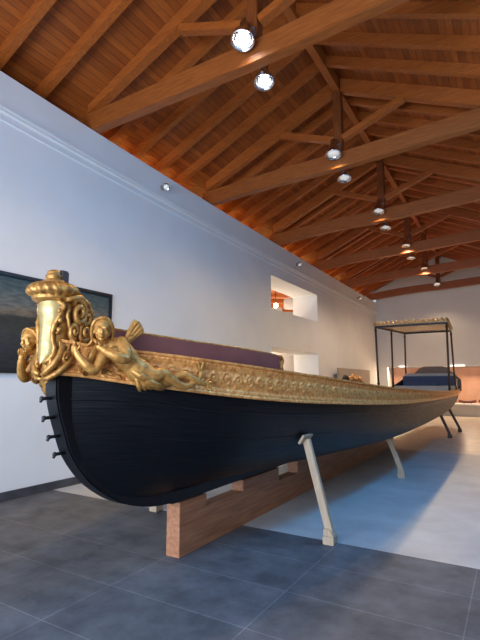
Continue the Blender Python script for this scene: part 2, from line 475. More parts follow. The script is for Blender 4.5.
# ------------------------------------------------------------------ spotlights on the trusses
def spotlight(pos, aim, label, lit, scale=1.0, watts=300, col=(1, .93, .84), group='truss spotlights', mount=None, half=69):
    pos = Vector(pos)
    t = empty('ceiling_spotlight', pos, label, 'spotlight', group)
    d = Vector(aim).normalized(); s = scale
    h = MB()
    h.lathe([(.03*s, -.20*s), (.045*s, -.19*s), (.05*s, -.10*s), (.075*s, -.05*s), (.105*s, .0), (.115*s, .06*s), (.118*s, .075*s), (.108*s, .075*s), (.09*s, .02*s), (.06*s, -.02*s)], pos, 24, d)
    part(h, 'reflector_housing', M['chrome'], t)
    q = .62 if lit else 1.0
    b = MB(); b.lathe([(.001, .055*s), (.075*s*q, .048*s), (.085*s*q, .03*s), (.001, .028*s)], pos, 20, d)
    part(b, 'bulb_lens', M['bulb'] if lit else M['bulb_soft'], t)
    a = MB()
    if mount is not None:
        mpt = Vector(mount); back = pos - d * .17 * s
        a.tube([back, back + (mpt - back) * .5 + Vector((0, 0, .01)), mpt], .014 * s, 8)
        a.ellipsoid(back, (.035*s,) * 3); a.box(mpt.x - .05*s, mpt.x + .05*s, mpt.y - .02, mpt.y + .02, mpt.z - .05*s, mpt.z + .05*s)
    part(a, 'bracket', M['steel'], t)
    if watts:
        l = bpy.data.lights.new('spot_bulb', 'SPOT'); l.energy = watts; l.color = col
        l.spot_size = math.radians(half * 2); l.spot_blend = .6; l.shadow_soft_size = .07
        lo = bpy.data.objects.new('spot_bulb', l); COL.objects.link(lo); lo.parent = t
        lo.location = d * .1 * s
        lo.rotation_euler = d.to_track_quat('-Z', 'Y').to_euler()
    return t

WN = ['nearest', 'second', 'third', 'fourth', 'fifth', 'farthest']
for i, y in enumerate(TY):
    warm = [(1, .64, .16), (1, .66, .18), (1, .66, .18), (1, .74, .50), (1, .74, .50), (1, .74, .50)][i]
    P = [130, 115, 105, 190, 190, 130][i]
    tilt = [(.10, -.30, -1), (.04, -.22, -1), (.0, -.2, -1), (0, -.1, -1), (0, -.1, -1), (0, -.4, -1)][i]
    spotlight((XRIDGE - .03, y - .26, 6.12), tilt,
              'chrome spotlight in front of the king post of the %s roof truss' % WN[i] + (', brightly lit' if i == 0 else ''),
              i == 0, 1.35, P, warm, mount=(XRIDGE, y - .105, 6.26))
    if i < 4:
        spotlight((XRIDGE + .02, y + .24, 5.80), (tilt[0], tilt[1] * .8, -1),
                  'chrome spotlight hanging behind the tie beam of the %s roof truss' % WN[i] + (', brightly lit' if i == 0 else ''),
                  i == 0, 1.2, P * .8, warm, mount=(XRIDGE, y + .105, 5.95))

for k, (y, nm) in enumerate(((6.73, 'nearest'), (13.4, 'middle'), (20.2, 'farthest'))):
    zz = walltop(y) - .30
    t = empty('wall_spotlight', (XL, y, zz), '%s of three small chrome spotlights along the top of the white left wall' % nm, 'spotlight', 'wall spotlights')
    m = MB(); m.lathe([(.045, 0), (.045, .02), (.02, .03), (.015, .07)], (XL, y, zz), 16, (1, 0, 0)); part(m, 'mount', M['steel'], t)
    m = MB(); m.lathe([(.02, -.07), (.05, -.06), (.065, 0), (.07, .06), (.06, .06), (.03, 0)], (XL + .12, y - .02, zz), 20, (.5, -.35, -.6)); part(m, 'lamp_head', M['chrome'], t)
    m = MB(); m.lathe([(.001, .05), (.056, .045), (.001, .03)], (XL + .12, y - .02, zz), 16, (.5, -.35, -.6)); part(m, 'lens', M['bulb_soft'], t)

# amber strip lights lying on the ledge on top of the left wall, one per roof bay
edges = [1.0] + TY + [YF]
for i in range(1, len(edges) - 1):
    a, b_ = edges[i] + .25, edges[i + 1] - .25
    z = max(walltop(a), walltop(b_)) + .005
    m = MB(); za, zb_ = walltop(a) + .012, walltop(b_) + .012; m.prism([(XL - .52, a, za), (XL - .48, a, za), (XL - .48, a, za + .03), (XL - .52, a, za + .03)], (0, b_ - a, zb_ - za))
    tag(m.build('strip_light', M['led']), 'amber strip light on the left wall top ' + ('before the nearest roof truss' if i == 0 else ('past the farthest roof truss' if i == 6 else 'between the %s and %s roof trusses' % (WN[i - 1], WN[i]))), 'strip light', 'amber strip lights')
    l = bpy.data.lights.new('amber_light', 'AREA'); l.shape = 'RECTANGLE'; l.size = .05; l.size_y = b_ - a; l.energy = 1.0 * (b_ - a); l.color = (1, .6, .15)
    lo = bpy.data.objects.new('amber_light', l); COL.objects.link(lo); lo.location = (XL - .5, (a + b_) / 2, z + .05); lo.rotation_euler = (PI, 0, 0)

# ------------------------------------------------------------------ room beyond the left wall's openings
m = MB(); m.box(XT - 3.4, XT - 3.3, 9, 24.4, 0, 6.5); m.box(XT - 3.3, XT, 9, 9.1, 0, 6.5); m.box(XT - 3.3, XT, 24.3, 24.4, 0, 6.5)
tag(m.build('wall_beyond', M['wall'], loc=(0, 0, 0)), 'white walls of the side room seen through the openings', 'wall', kind='structure')
m = MB(); m.prism([(XT, 9, 5.0), (XT - 3.4, 9, 5.35), (XT - 3.4, 9, 5.45), (XT, 9, 5.1)], (0, 15.4, 0))
for k in range(9):
    y = 10 + k * 1.6
    m.prism([(XT, y, 4.84), (XT - 3.3, y, 5.19), (XT - 3.3, y, 5.36), (XT, y, 5.01)], (0, .14, 0))
tag(m.build('ceiling_beyond', M['rafter'], loc=(0, 0, 0)), 'pine ceiling of the side room seen through the upper opening', 'ceiling', kind='structure')
t = empty('globe_lamp', (-7.45, 15.03, 4.37), 'small glowing globe lamp seen through the upper opening in the left wall', 'lamp')
m = MB(); m.ellipsoid((-7.45, 15.03, 4.37), (.085,) * 3, nu=16, nv=12); part(m, 'globe', M['globe'], t)
m = MB(); m.tube([(-7.45, 15.03, 4.45), (-7.45, 15.03, 5.0)], .012); part(m, 'cord', M['iron'], t)
t = empty('pendant_drum', (-7.75, 17.0, 4.75), 'grey drum pendant shade seen through the upper opening beside the glowing globe', 'lamp')
m = MB(); m.lathe([(.26, 0), (.28, .02), (.28, .38), (.26, .4)], (-7.75, 17.0, 4.55), 24); part(m, 'shade', M['grey_wall'], t)
m = MB(); m.tube([(-7.75, 17.0, 4.95), (-7.75, 17.0, 5.05)], .012); part(m, 'cord', M['iron'], t)
for loc, e in (((-8.3, 14.0, 4.7), 60), ((-8.3, 18.5, 4.6), 90), ((-8.2, 14.5, 2.6), 140), ((-8.2, 19, 2.4), 120)):
    l = bpy.data.lights.new('side_room_lamp', 'POINT'); l.energy = e; l.color = (1, .86, .68); l.shadow_soft_size = .15
    lo = bpy.data.objects.new('side_room_lamp', l); COL.objects.link(lo); lo.location = loc

# ------------------------------------------------------------------ painting on the left wall
PY0, PY1, PZ0, PZ1 = 2.2, 5.48, 1.67, 3.04
t = empty('framed_painting', (XL, (PY0 + PY1) / 2, PZ0), 'large dark seascape painting in a thin black frame behind the gilded figurehead', 'painting')
m = MB(); fwid = .055
m.box(XL, XL + .05, PY0, PY1, PZ0, PZ0 + fwid); m.box(XL, XL + .05, PY0, PY1, PZ1 - fwid, PZ1)
m.box(XL, XL + .05, PY0, PY0 + fwid, PZ0 + fwid, PZ1 - fwid); m.box(XL, XL + .05, PY1 - fwid, PY1, PZ0 + fwid, PZ1 - fwid)
part(m, 'picture_frame', M['frame'], t, bevel=.006)
m = MB(); x = XL + .022
m.v = [(x, PY0 + .04, PZ0 + .04), (x, PY1 - .04, PZ0 + .04), (x, PY1 - .04, PZ1 - .04), (x, PY0 + .04, PZ1 - .04)]
m.face((0, 1, 2, 3), uv=[(0, 0), (1, 0), (1, 1), (0, 1)])
part(m, 'canvas', M['painting'], t)

# taupe display board standing against the left wall
t = empty('display_board', (XL + .2, 18.8, 0), 'taupe display board standing against the left wall beyond the lower opening', 'display board')
m = MB(); m.box(XL + .16, XL + .22, 16.65, 21.0, .1, 2.08); part(m, 'panel', M['taupe'], t, bevel=.01)
for y in (16.9, 20.6):
    m = MB(); m.box(XL + .08, XL + .30, y, y + .1, 0, .1); part(m, 'foot', M['iron'], t)

# ------------------------------------------------------------------ far display
m = MB(); m.box(NX0 + .02, NX1 - .02, YF - .32, YF + .78, 0, .50)
pl = empty('display_plinth', ((NX0 + NX1) / 2, YF, 0), 'low pale plinth with a white top along the far wall', 'plinth')
part(m, 'plinth_base', M['plinth'], pl, bevel=.005)
m = MB(); m.box(NX0 + .01, NX1 - .01, YF - .36, YF + .785, .502, .56); part(m, 'plinth_top', M['shelf'], pl, bevel=.006)
m = MB(); m.box(NX0 + .02, NX1 - .02, YF + .755, YF + .79, .565, NZ1 - .03)
tag(m.build('backdrop_panel', M['peach']), 'peach coloured backdrop panel at the back of the far wall display', 'backdrop')
for k, (x, w, lab) in enumerate(((-4.7, .34, 'short white strip lamp above the left part of the far display, beside the canopy post'), (-2.25, .6, 'short white strip lamp above the far display right of the boat canopy'))):
    m = MB(); m.box(x - w / 2, x + w / 2, YF - .06, YF, NZ1 + .0, NZ1 + .045)
    tag(m.build('strip_lamp', M['white_led']), lab, 'strip lamp', 'far display lamps')
for x in (-5.0, -3.6, -2.2, -.8, .5):
    l = bpy.data.lights.new('display_light', 'AREA'); l.shape = 'RECTANGLE'; l.size = 1.1; l.size_y = .1; l.energy = 26; l.color = (1, .74, .50)
    lo = bpy.data.objects.new('display_light', l); COL.objects.link(lo); lo.location = (x, YF + .1, NZ1 - .04); lo.rotation_euler = (math.radians(-28), 0, 0)

def model_boat(x, y, z, L, label):
    t = empty('model_boat', (x, y, z), label, 'model boat', 'model boats')
    rings = []
    for i in range(13):
        s = -1 + 2 * i / 12
        hw = .16 * L * (1 - abs(s) ** 2.6) + .004; sheer = .17 * L + .09 * L * s * s
        k0 = .02 + .07 * L * abs(s) ** 3
        rings.append([(x + s * L / 2, y + hw * c, z + k0 + (sheer - k0) * h) for c, h in ((-1, 1), (-.85, .45), (-.3, .05), (0, 0), (.3, .05), (.85, .45), (1, 1), (.85, .93), (0, .6), (-.85, .93))])
    m = MB(); m.loft(rings); part(m, 'hull', M['redboat'], t)
    for s in (-.2, .2):
        m = MB(); m.box(x + s * L - .02, x + s * L + .02, y - .13 * L, y + .13 * L, z + .14 * L, z + .155 * L)
        part(m, 'thwart', M['brown'], t)
        m = MB(); m.box(x + s * L - .015, x + s * L + .015, y - .08 * L, y + .08 * L, z, z + .04); part(m, 'cradle', M['brown'], t)
    part(m, 'cradle', M['brown'], t)
model_boat(-1.95, YF + .25, .56, .75, 'dark red model rowing boat in the far display just right of the barge stern')
model_boat(-1.12, YF + .25, .56, .75, 'dark red model rowing boat in the far display at the right picture edge')

# ------------------------------------------------------------------ THE BARGE
XC = -2.735
YSTEM, YEND = 2.15, 19.4
B_D = [0, .12, .3, .55, .8, 1.3, 1.8, 2.25, 2.8, 3.8, 5.8, 8, 10, 12.8, 15, 17.3]
B_B = [.055, .16, .30, .46, .58, .76, .88, .97, 1.05, 1.13, 1.2, 1.2, 1.17, 1.1, 1.0, .85]
SY = [2.0, 2.2, 2.5, 3, 3.5, 4, 4.5, 5, 6, 7, 8, 10, 12, 14, 16, 18, 19.5]
SZB = [1.62, 1.60, 1.545, 1.475, 1.42, 1.38, 1.35, 1.325, 1.28, 1.245, 1.22, 1.19, 1.17, 1.16, 1.135, 1.12, 1.11]
SZT = [1.83, 1.80, 1.765, 1.715, 1.67, 1.63, 1.595, 1.56, 1.50, 1.455, 1.425, 1.36, 1.32, 1.29, 1.275, 1.27, 1.28]
def btop(d): return smooth_interp(d, B_D, B_B)
def zb(y): return smooth_interp(y, SY, SZB)
def zt_(y): return smooth_interp(y, SY, SZT)
# rabbet (where the planking meets the stem)
RZ = [.57, .60, .65, .75, .9, 1.1, 1.3, 1.6]
RY = [3.20, 2.92, 2.70, 2.50, 2.34, 2.22, 2.165, 2.15]
def rab(z): return smooth_interp(z, RZ, RY)
def keelz(y): return .57 + (.0 if y < 15 else .10 * ((y - 15) / 4.4) ** 2)
def secn(y): return smooth_interp(y, [2.2, 3, 4.5, 6, 8, 13, 16, 19.5], [1.25, 1.4, 1.85, 2.8, 4.0, 4.0, 3.2, 2.3])
HT = .055

barge = empty('ceremonial_barge', (XC, 10.5, .47), 'long black ceremonial barge with gilded carved rail and figurehead on timber props', 'boat')
def bpart(mb, name, mat, parent=None, bevel=0.0, label=None):
    return part(mb, name, mat, parent or barge, bevel=bevel, label=label, root=barge)

def hull_grid():
    NT, NS = 30, 110
    grid = []
    for j in range(NT + 1):
        t = j / NT
        z0 = RZ[0] + (1.6 - RZ[0]) * t
        yr = rab(z0)
        row = []
        for i in range(NS + 1):
            g = (i / NS) ** 1.9
            y = yr + (YEND - yr) * g
            d = y - yr
            bl = min(1, d / .9); bl = bl * bl * (3 - 2 * bl)
            zlow = keelz(y); zl = zlow + (zb(y) - zlow) * t
            zl = z0 + (zl - z0) * bl
            n = secn(y)
            F = (1 - (1 - t) ** n) ** (1 / n)
            if t == 0: F = 0
            h = HT + (btop(d) - HT) * F
            row.append((h, y, zl))
        grid.append(row)
    return grid
G = hull_grid()
hm = MB()
for sgn in (1, -1):
    b0 = len(hm.v); NT = len(G) - 1; NS = len(G[0]) - 1
    for row in G: hm.v += [(XC + sgn * h, y, z) for h, y, z in row]
    for j in range(NT):
        for i in range(NS):
            q = [b0 + j * (NS + 1) + i, b0 + j * (NS + 1) + i + 1, b0 + (j + 1) * (NS + 1) + i + 1, b0 + (j + 1) * (NS + 1) + i]
            uv = [(G[jj][ii][1], jj / NT) for jj, ii in ((j, i), (j, i + 1), (j + 1, i + 1), (j + 1, i))]
            hm.face(q, 0, True, uv)
# transom closing the stern
b0 = len(hm.v)
tr_ = [(XC + row[-1][0], row[-1][1], row[-1][2]) for row in G] + [(XC - row[-1][0], row[-1][1], row[-1][2]) for row in reversed(G)]
hm.v += tr_; hm.face(range(b0, b0 + len(tr_)))
bpart(hm, 'hull', M['hull'])

# stem and keel
outer = [(2.02, 1.84), (2.02, 1.60), (2.03, 1.45), (2.06, 1.33), (2.1, 1.22), (2.17, 1.05), (2.29, .89), (2.43, .765), (2.64, .635), (2.86, .555), (3.09, .505), (3.4, .48)]
inner = [(3.5, .60), (2.95, .64), (2.73, .70), (2.53, .80), (2.39, .93), (2.27, 1.11), (2.21, 1.3), (2.19, 1.6), (2.19, 1.84)]
k_ = list(range(len(outer)))
outer = [(smooth_interp(q / 4, k_, [p[0] for p in outer]) + .015, smooth_interp(q / 4, k_, [p[1] for p in outer])) for q in range(4 * (len(outer) - 1) + 1)]
m = MB(); m.prism([(XC - .065, y, z) for y, z in outer + inner], (.13, 0, 0)); bpart(m, 'stem', M['black'], bevel=.012)
m = MB(); m.box(XC - .06, XC + .06, 3.3, 17.2, .477, .60)
m.prism([(XC - .06, 17.2, .477), (XC - .06, 19.3, .60), (XC - .06, 19.3, .72), (XC - .06, 17.2, .60)], (.12, 0, 0))
bpart(m, 'keel', M['black'], bevel=.006)
for (y, z) in ((1.99, 1.44), (2.015, 1.31), (2.06, 1.18), (2.115, 1.06)):
    m = MB(); m.tube([(XC, y + .08, z), (XC, y + .01, z), (XC, y - .015, z - .004), (XC, y - .025, z - .025)], [.012, .012, .013, .009], 8)
    m.ellipsoid((XC, y - .015, z), (.016, .016, .016))
    bpart(m, 'iron_hook', M['iron'])

# thin half round moulding on the top strake
for sgn in (1, -1):
    for jt, rr in ((25, .007), (17, .003)):
        m = MB(); pts = []
        for i in range(0, len(G[0])):
            h, y, z = G[jt][i]
            pts.append((XC + sgn * (h + .001), y, z))
        m.tube(pts, rr, 6); bpart(m, 'strake_moulding', M['black'])

# ---- gilded frieze with real relief: bead rows, fillets and a running scroll
def arc_table(sgn):
    ys = []; y = 2.03
    while y < 7.0: ys.append(y); y += .010 if y < 4.5 else .014
    while y < YEND: ys.append(y); y += .016
    return ys + [YEND]
def bandx(y):
    d = max(0.0, y - YSTEM)
    if y < YSTEM + .12: return .068 + (.16 + .03 - .068) * max(0, (y - 2.03)) / (YSTEM + .12 - 2.03)
    return btop(d) + .03
def relief(u, v):
    h = 0.0
    for c, p, w in ((.085, .042, .05), (.905, .042, .05)):
        dv = (v - c) / w
        if abs(dv) < 1:
            q = ((u / p) % 1 - .5) * 2
            h += .018 * math.sqrt(max(0, 1 - dv * dv - .75 * q * q))
    for c in (.165, .825, .015, .985):
        dv = abs(v - c) / .028
        if dv < 1: h += .015 * (1 - dv * dv)
    if .19 < v < .80:
        p = .125
        k = math.floor(u / p); x = (u / p - k - .5) * p; yv = (v - .495) * .245
        s = 1 if k % 2 else -1
        r = math.hypot(x, yv); th = math.atan2(yv * s, x)
        R = .058
        if r < R:
            sp = .5 + .5 * cos(th - 2 * PI * r / .030)
            h += .019 * sp * min(1, (R - r) / .012) * (.6 + .4 * min(1, r / .03))
            if r < .014: h += .010 * (1 - (r / .014) ** 2)
            h += .002 * max(0, cos(th * 8)) * min(1, r / .04)
        xx = (u / p - math.floor(u / p + .5)) * p
        rr = math.hypot(xx / .014, (yv) / .066)
        if rr < 1: h += .014 * (1 - rr * rr) * (.65 + .35 * cos(yv * 190))
    return h
for sgn in (1, -1):
    ys = arc_table(sgn)
    cen = [(bandx(y), y) for y in ys]
    arc = [0.0]
    for i in range(1, len(cen)): arc.append(arc[-1] + math.hypot(cen[i][0] - cen[i - 1][0], cen[i][1] - cen[i - 1][1]))
    fr = MB(); NV = 26
    for i, (h, y) in enumerate(cen):
        a = cen[max(0, i - 1)]; c = cen[min(len(cen) - 1, i + 1)]
        tx, ty = c[0] - a[0], c[1] - a[1]; L = math.hypot(tx, ty); nx, ny = ty / L, -tx / L
        z0, z1 = zb(y) - .012, zt_(y)
        for k in range(NV + 1):
            v = k / NV
            rl = relief(arc[i], v) * (1 - .45 * min(1, max(0, y - 5) / 5))
            flare = .018 * v
            fr.v.append((XC + sgn * (h + nx * (rl + flare)), y + ny * (rl + flare), z0 + (z1 - z0) * v))
    for i in range(len(cen) - 1):
        for k in range(NV):
            b0 = i * (NV + 1) + k
            fr.face((b0, b0 + 1, b0 + NV + 2, b0 + NV + 1), 0, True)
    bpart(fr, 'gilded_frieze', M['frieze'], label='gilded carved frieze with running scrolls')
    # lower lip, rail cap and black inner face
    m = MB(); m.tube([(XC + sgn * (h + .012), y, zb(y) - .008) for h, y in cen[::3]], .016, 6); bpart(m, 'lower_gilt_moulding', M['frieze'])
    m = MB(); rings = []
    for h, y in cen[::4]:
        z = zt_(y)
        rings.append([(XC + sgn * (h + .045), y, z - .006), (XC + sgn * (h + .048), y, z + .012), (XC + sgn * (h - .05), y, z + .016), (XC + sgn * max(.0, h - .055), y, z - .01)])
    m.loft(rings, smooth=False); bpart(m, 'rail_cap', M['frieze'])
    m = MB(); rings = []
    for h, y in cen[::6]:
        if h < .12: continue
        rings.append([(XC + sgn * (h - .035), y, zb(y) - .01), (XC + sgn * (h - .02), y, zt_(y) - .005), (XC + sgn * (h - .045), y, zt_(y) - .005), (XC + sgn * (h - .06), y, zb(y) - .01)])
    m.loft(rings, smooth=False); bpart(m, 'inner_bulwark', M['black'])
# deck inside
m = MB(); rings = []
for k in range(60):
    y = 2.45 + (YEND - .05 - 2.45) * k / 59
    h = btop(y - YSTEM) - .035; z = zb(y) - .035
    hh = interp(z, [g[0][2] for g in G], [1] * len(G))
    rings.append([(XC - h, y, z), (XC + h, y, z), (XC + h, y, z + .025), (XC - h, y, z + .025)])
m.loft(rings, smooth=False); bpart(m, 'deck', M['decking'])

# purple washboards in the bow
WB = [2.26, 2.5, 2.96, 3.4, 3.8, 4.02]; WZ = [1.95, 1.915, 1.872, 1.845, 1.815, 1.79]
for sgn in (1, -1):
    rings = []; top = []
    for k in range(24):
        y = 2.30 + (4.0 - 2.30) * k / 23
        h = btop(y - YSTEM) - .02 - .08 * min(1, (y - 2.3) / 1.0)
        z1 = smooth_interp(y, WB, WZ); z0 = zt_(y) - .06
        rings.append([(XC + sgn * h, y, z0), (XC + sgn * h, y, z1), (XC + sgn * (h - .03), y, z1), (XC + sgn * (h - .03), y, z0)])
        top.append((XC + sgn * (h - .01), y, z1 + .006))
    m = MB(); m.loft(rings, smooth=False); wbd = bpart(m, 'washboard', M['purple'], label='dull purple bow washboard')
    ye = 4.0; h = btop(ye - YSTEM) - .105; zz = 1.79
    curl = [(XC + sgn * h, ye + dy, zz + dz) for dy, dz in ((.02, .004), (.05, -.012), (.062, -.04), (.05, -.065), (.035, -.085), (.045, -.12), (.06, -.16))]
    m = MB(); m.tube(top, .011, 8)
    m.tube([top[-1]] + curl, [.012, .017, .02, .02, .018, .018, .02, .022], 8)
    bpart(m, 'gilt_edge', M['gold'], wbd)

# dark post behind the figurehead
m = MB(); m.box(XC - .03, XC + .05, 2.04, 2.11, 1.9, 2.335); bpart(m, 'stem_post', M['brown'], bevel=.01)

def spiral(c, r0, r1, a0, turns, n, ax1, ax2, bulge=None, lift=0.0):
    c = Vector(c); ax1 = Vector(ax1); ax2 = Vector(ax2); nrm = ax1.cross(ax2)
    pts = []
    for i in range(n + 1):
        s = i / n; r = r0 + (r1 - r0) * s; a = a0 + turns * 2 * PI * s
        pts.append(c + ax1 * (r * cos(a)) + ax2 * (r * sin(a)) + nrm * lift * s)
    return pts
# ---- figurehead: shield-shaped cartouche with cap, finial and scrollwork
FY = 1.99
def ring(z, wx, wf, wb, cy, n=28, pw=1.0):
    out = []
    for k in range(n):
        t = 2 * PI * k / n
        x = wx * cos(t); s = sin(t)
        y = cy + (-(wf) * abs(s) ** .9 if s > 0 else wb * abs(s))
        out.append((XC + x, y, z))
    return out
prof = [(1.56, .02, .02, .03, 2.03), (1.59, .045, .04, .08, 2.03), (1.63, .06, .055, .12, 2.035), (1.68, .07, .065, .16, 2.04), (1.74, .082, .075, .19, 2.05),
        (1.82, .092, .075, .2, 2.05), (1.90, .10, .07, .2, 2.05), (1.98, .108, .085, .2, 2.06), (2.05, .115, .10, .19, 2.06), (2.10, .112, .095, .17, 2.06), (2.13, .10, .08, .15, 2.06)]
m = MB(); m.loft([ring(*p) for p in prof])
fig = bpart(m, 'figurehead', M['gold'], label='gilded cartouche figurehead on the stem head')
# burnished convex shield on the front
SH = [(1.675, .018), (1.70, .05), (1.735, .068), (1.78, .074), (1.83, .066), (1.88, .062), (1.93, .072), (1.98, .092), (2.03, .108), (2.07, .110), (2.10, .092)]
def front_y(z, x):
    wf = interp(z, [p[0] for p in prof], [p[2] for p in prof]); wx = interp(z, [p[0] for p in prof], [p[1] for p in prof])
    c = max(0, 1 - (x / wx) ** 2) ** .45
    cy = interp(z, [p[0] for p in prof], [p[4] for p in prof])
    return cy - wf * c
rings = []
for z, w in SH:
    rings.append([(XC + w * s, front_y(z, w * s * .95) - .012 - .022 * (1 - s * s), z) for s in [-1 + 2 * k / 14 for k in range(15)]])
m = MB(); m.loft(rings, closed=False, caps=False); bpart(m, 'shield', M['gold_shield'], fig, label='burnished plain shield')
m = MB()
for sgn in (1, -1):
    m.tube([(XC + sgn * (w + .012), front_y(z, w) - .02, z) for z, w in SH], [.016 + .004 * sin(i * 1.3) for i in range(len(SH))], 8)
bpart(m, 'shield_border', M['gold'], fig)
for sgn in (1, -1):
    for (z, w_, r, a0, tn) in ((2.055, .118, .034, PI, -1.2), (1.90, .092, .026, PI * .8, 1.2), (1.76, .095, .026, PI, -1.2)):
        yy = front_y(z, w_ * .9) - .012
        pts = spiral((XC + sgn * w_, yy, z), r, .006, a0, tn, 26, (sgn, 0, 0), (0, 0, 1))
        m = MB(); m.tube(pts, [.013 - .004 * q / 26 for q in range(27)], 8); bpart(m, 'shield_scroll', M['gold'], fig)
    m = MB(); m.tube([(XC + sgn * .01, 1.955, 1.60), (XC + sgn * .05, 1.955, 1.615), (XC + sgn * .095, 1.975, 1.66), (XC + sgn * .118, 2.005, 1.72), (XC + sgn * .115, 2.03, 1.79), (XC + sgn * .095, 2.03, 1.83)], [.012, .02, .024, .022, .018, .01], 10); bpart(m, 'shield_scroll', M['gold'], fig)
    m = MB(); m.tube([(XC + sgn * .0, 1.965, 1.57), (XC + sgn * .06, 1.97, 1.575), (XC + sgn * .115, 2.0, 1.61), (XC + sgn * .15, 2.05, 1.67), (XC + sgn * .15, 2.10, 1.73)], [.01, .018, .022, .018, .009], 10)
    bpart(m, 'shield_scroll', M['gold'], fig)
# gadrooned cap and finial
CC = (XC - .015, 2.03, 2.12)
def gad(t, h): return 1 + (.14 * abs(sin(t * 9 + h * 25)) - .08 if h > .02 and h < .118 else 0)
m = MB(); m.lathe([(.09, -.03), (.11, -.02), (.135, -.005), (.14, .008), (.134, .016), (.14, .022), (.165, .035), (.172, .055), (.168, .075), (.15, .098), (.115, .116), (.085, .124), (.06, .126)], CC, 108, mod=gad)
bpart(m, 'gadrooned_cap', M['gold'], fig)
m = MB(); m.lathe([(.07, .11), (.08, .124), (.075, .136), (.055, .143), (.05, .152), (.058, .162), (.06, .172), (.048, .182), (.05, .192), (.046, .204), (.028, .215), (.004, .22)], CC, 24)
bpart(m, 'finial', M['gold'], fig)

def leaf(mb, p, q, w, curl=Vector((0, 0, 0)), th=.012):
    p, q = Vector(p), Vector(q); d = q - p; n = 7
    up = curl.normalized() if curl.length > 0 else Vector((1, 0, 0))
    side = d.cross(up).normalized()
    rings = []
    for i in range(n + 1):
        s = i / n; c = p + d * s + curl * (s * s)
        ww = w * max(.08, sin(PI * min(1, .12 + .86 * s)) ** .8) * (1 + .16 * cos(s * 26))
        t = th * (1 - .6 * s)
        rings.append([c - side * ww, c + up * t * .7 - side * ww * .4, c + up * t * .25, c + up * t * .7 + side * ww * .4, c + side * ww, c - up * t * .4])
    mb.loft(rings)
for sgn in (1, -1):
    X1 = XC + sgn * .115
    Yv, Zv = (0, 1, 0), (0, 0, 1)
    def S(mb, cy, cz, r0, r1, a0, turns, rad0, rad1, dx=0.0, lift=.0):
        n = 40
        pts = spiral((X1 + sgn * dx, cy, cz), r0, r1, a0, turns, n, Yv, Zv, lift=lift * sgn)
        mb.tube(pts, [1.35 * (rad0 + (rad1 - rad0) * i / n) for i in range(n + 1)], 8)
    m = MB()
    S(m, 2.19, 2.03, .10, .018, 2.4, -1.6, .022, .016, .01, .03)       # big upper volute
    S(m, 2.30, 2.00, .075, .015, -.6, 1.5, .02, .014, .0, .03)
    S(m, 2.27, 1.89, .07, .012, 1.8, 1.5, .019, .013, .01, .03)
    S(m, 2.14, 1.90, .055, .012, -1.2, -1.4, .017, .012, .01, .02)
    S(m, 2.17, 1.78, .065, .012, 1.0, -1.5, .018, .012, .01, .02)
    S(m, 2.07, 1.70, .055, .012, .2, 1.5, .018, .012, .0, .02)
    m.tube([(X1 + sgn * .01, 2.03, 2.11), (X1 + sgn * .02, 2.10, 2.125), (X1 + sgn * .02, 2.2, 2.14), (X1 + sgn * .01, 2.31, 2.10), (X1, 2.375, 2.01), (X1 - sgn * .005, 2.37, 1.90), (X1, 2.33, 1.80), (X1, 2.26, 1.71), (X1 - sgn * .01, 2.17, 1.64), (X1 - sgn * .02, 2.07, 1.585), (X1 - sgn * .04, 1.98, 1.56)],
           [.016, .022, .026, .028, .026, .024, .024, .022, .022, .02, .016], 10)
    m.tube([(X1, 2.06, 2.08), (X1 + sgn * .015, 2.05, 1.99), (X1 + sgn * .01, 2.09, 1.92), (X1 + sgn * .01, 2.12, 1.85), (X1, 2.09, 1.77), (X1 - sgn * .01, 2.02, 1.70), (X1 - sgn * .03, 1.955, 1.665)], [.014, .017, .015, .016, .017, .016, .012], 8)
    sq = lambda mb: setattr(mb, 'v', [(p[0], 2.03 + (p[1] - 2.03) * .66, p[2] + max(0, 1.72 - p[2]) * .35) for p in mb.v])
    sq(m); bpart(m, 'scrollwork', M['gold'], fig)
    m = MB()
    rnd = random.Random(3)
    for k in range(10):   # pearls between the scrolls
        yy, z_ = 2.06 + rnd.random() * .26, 1.76 + rnd.random() * .33
        m = MB(); m.ellipsoid((X1 + sgn * .015, yy, z_), (.014, .02, .018), nu=8, nv=6); sq(m); bpart(m, 'carved_pearl', M['gold'], fig)
    for (y0, z0_, y1, z1_, w) in ((2.30, 2.10, 2.40, 2.02, .03), (2.35, 1.95, 2.41, 1.86, .028), (2.34, 1.84, 2.37, 1.74, .026), (2.24, 1.74, 2.29, 1.64, .026), (2.22, 2.09, 2.17, 1.98, .03), (2.2, 1.93, 2.25, 1.84, .028),
                             (2.12, 1.72, 2.05, 1.63, .028), (2.1, 1.64, 2.0, 1.58, .03), (2.2, 1.70, 2.33, 1.66, .03)):
        m = MB(); leaf(m, (X1, y0, z0_), (X1 + sgn * .012, y1, z1_), w, Vector((sgn * .02, 0, 0))); sq(m); bpart(m, 'acanthus_leaf', M['gold'], fig)
# leaf whorl under the shield
m = MB()
for k in range(7):
    a = -1.0 + 2.0 * k / 6
    leaf(m, (XC + .02 * sin(a), 2.0, 1.66), (XC + .075 * sin(a), 1.985 + .02 * abs(a), 1.60 - .02 * cos(a) + .04 * abs(a)), .022, Vector((0, -.02, 0)))
for sgn in (1, -1):
    pts = spiral((XC + sgn * .045, 1.972, 1.69), .036, .01, -PI / 2, sgn * 1.4, 30, (1, 0, 0), (0, 0, 1))
    m.tube(pts, [.013 - .004 * i / 30 for i in range(31)], 8)
leaf(m, (XC, 2.0, 1.61), (XC, 2.01, 1.53), .03, Vector((0, -.02, 0)))
bpart(m, 'base_leaves', M['gold'], fig)
for sgn in (1, -1):
    for k in range(3):
        m = MB(); m.ellipsoid((XC + sgn * (.112 + .010 * (k % 2)), 1.995, 1.90 + .065 * k), (.016, .016, .02), nu=8, nv=6); bpart(m, 'carved_pearl', M['gold'], fig)

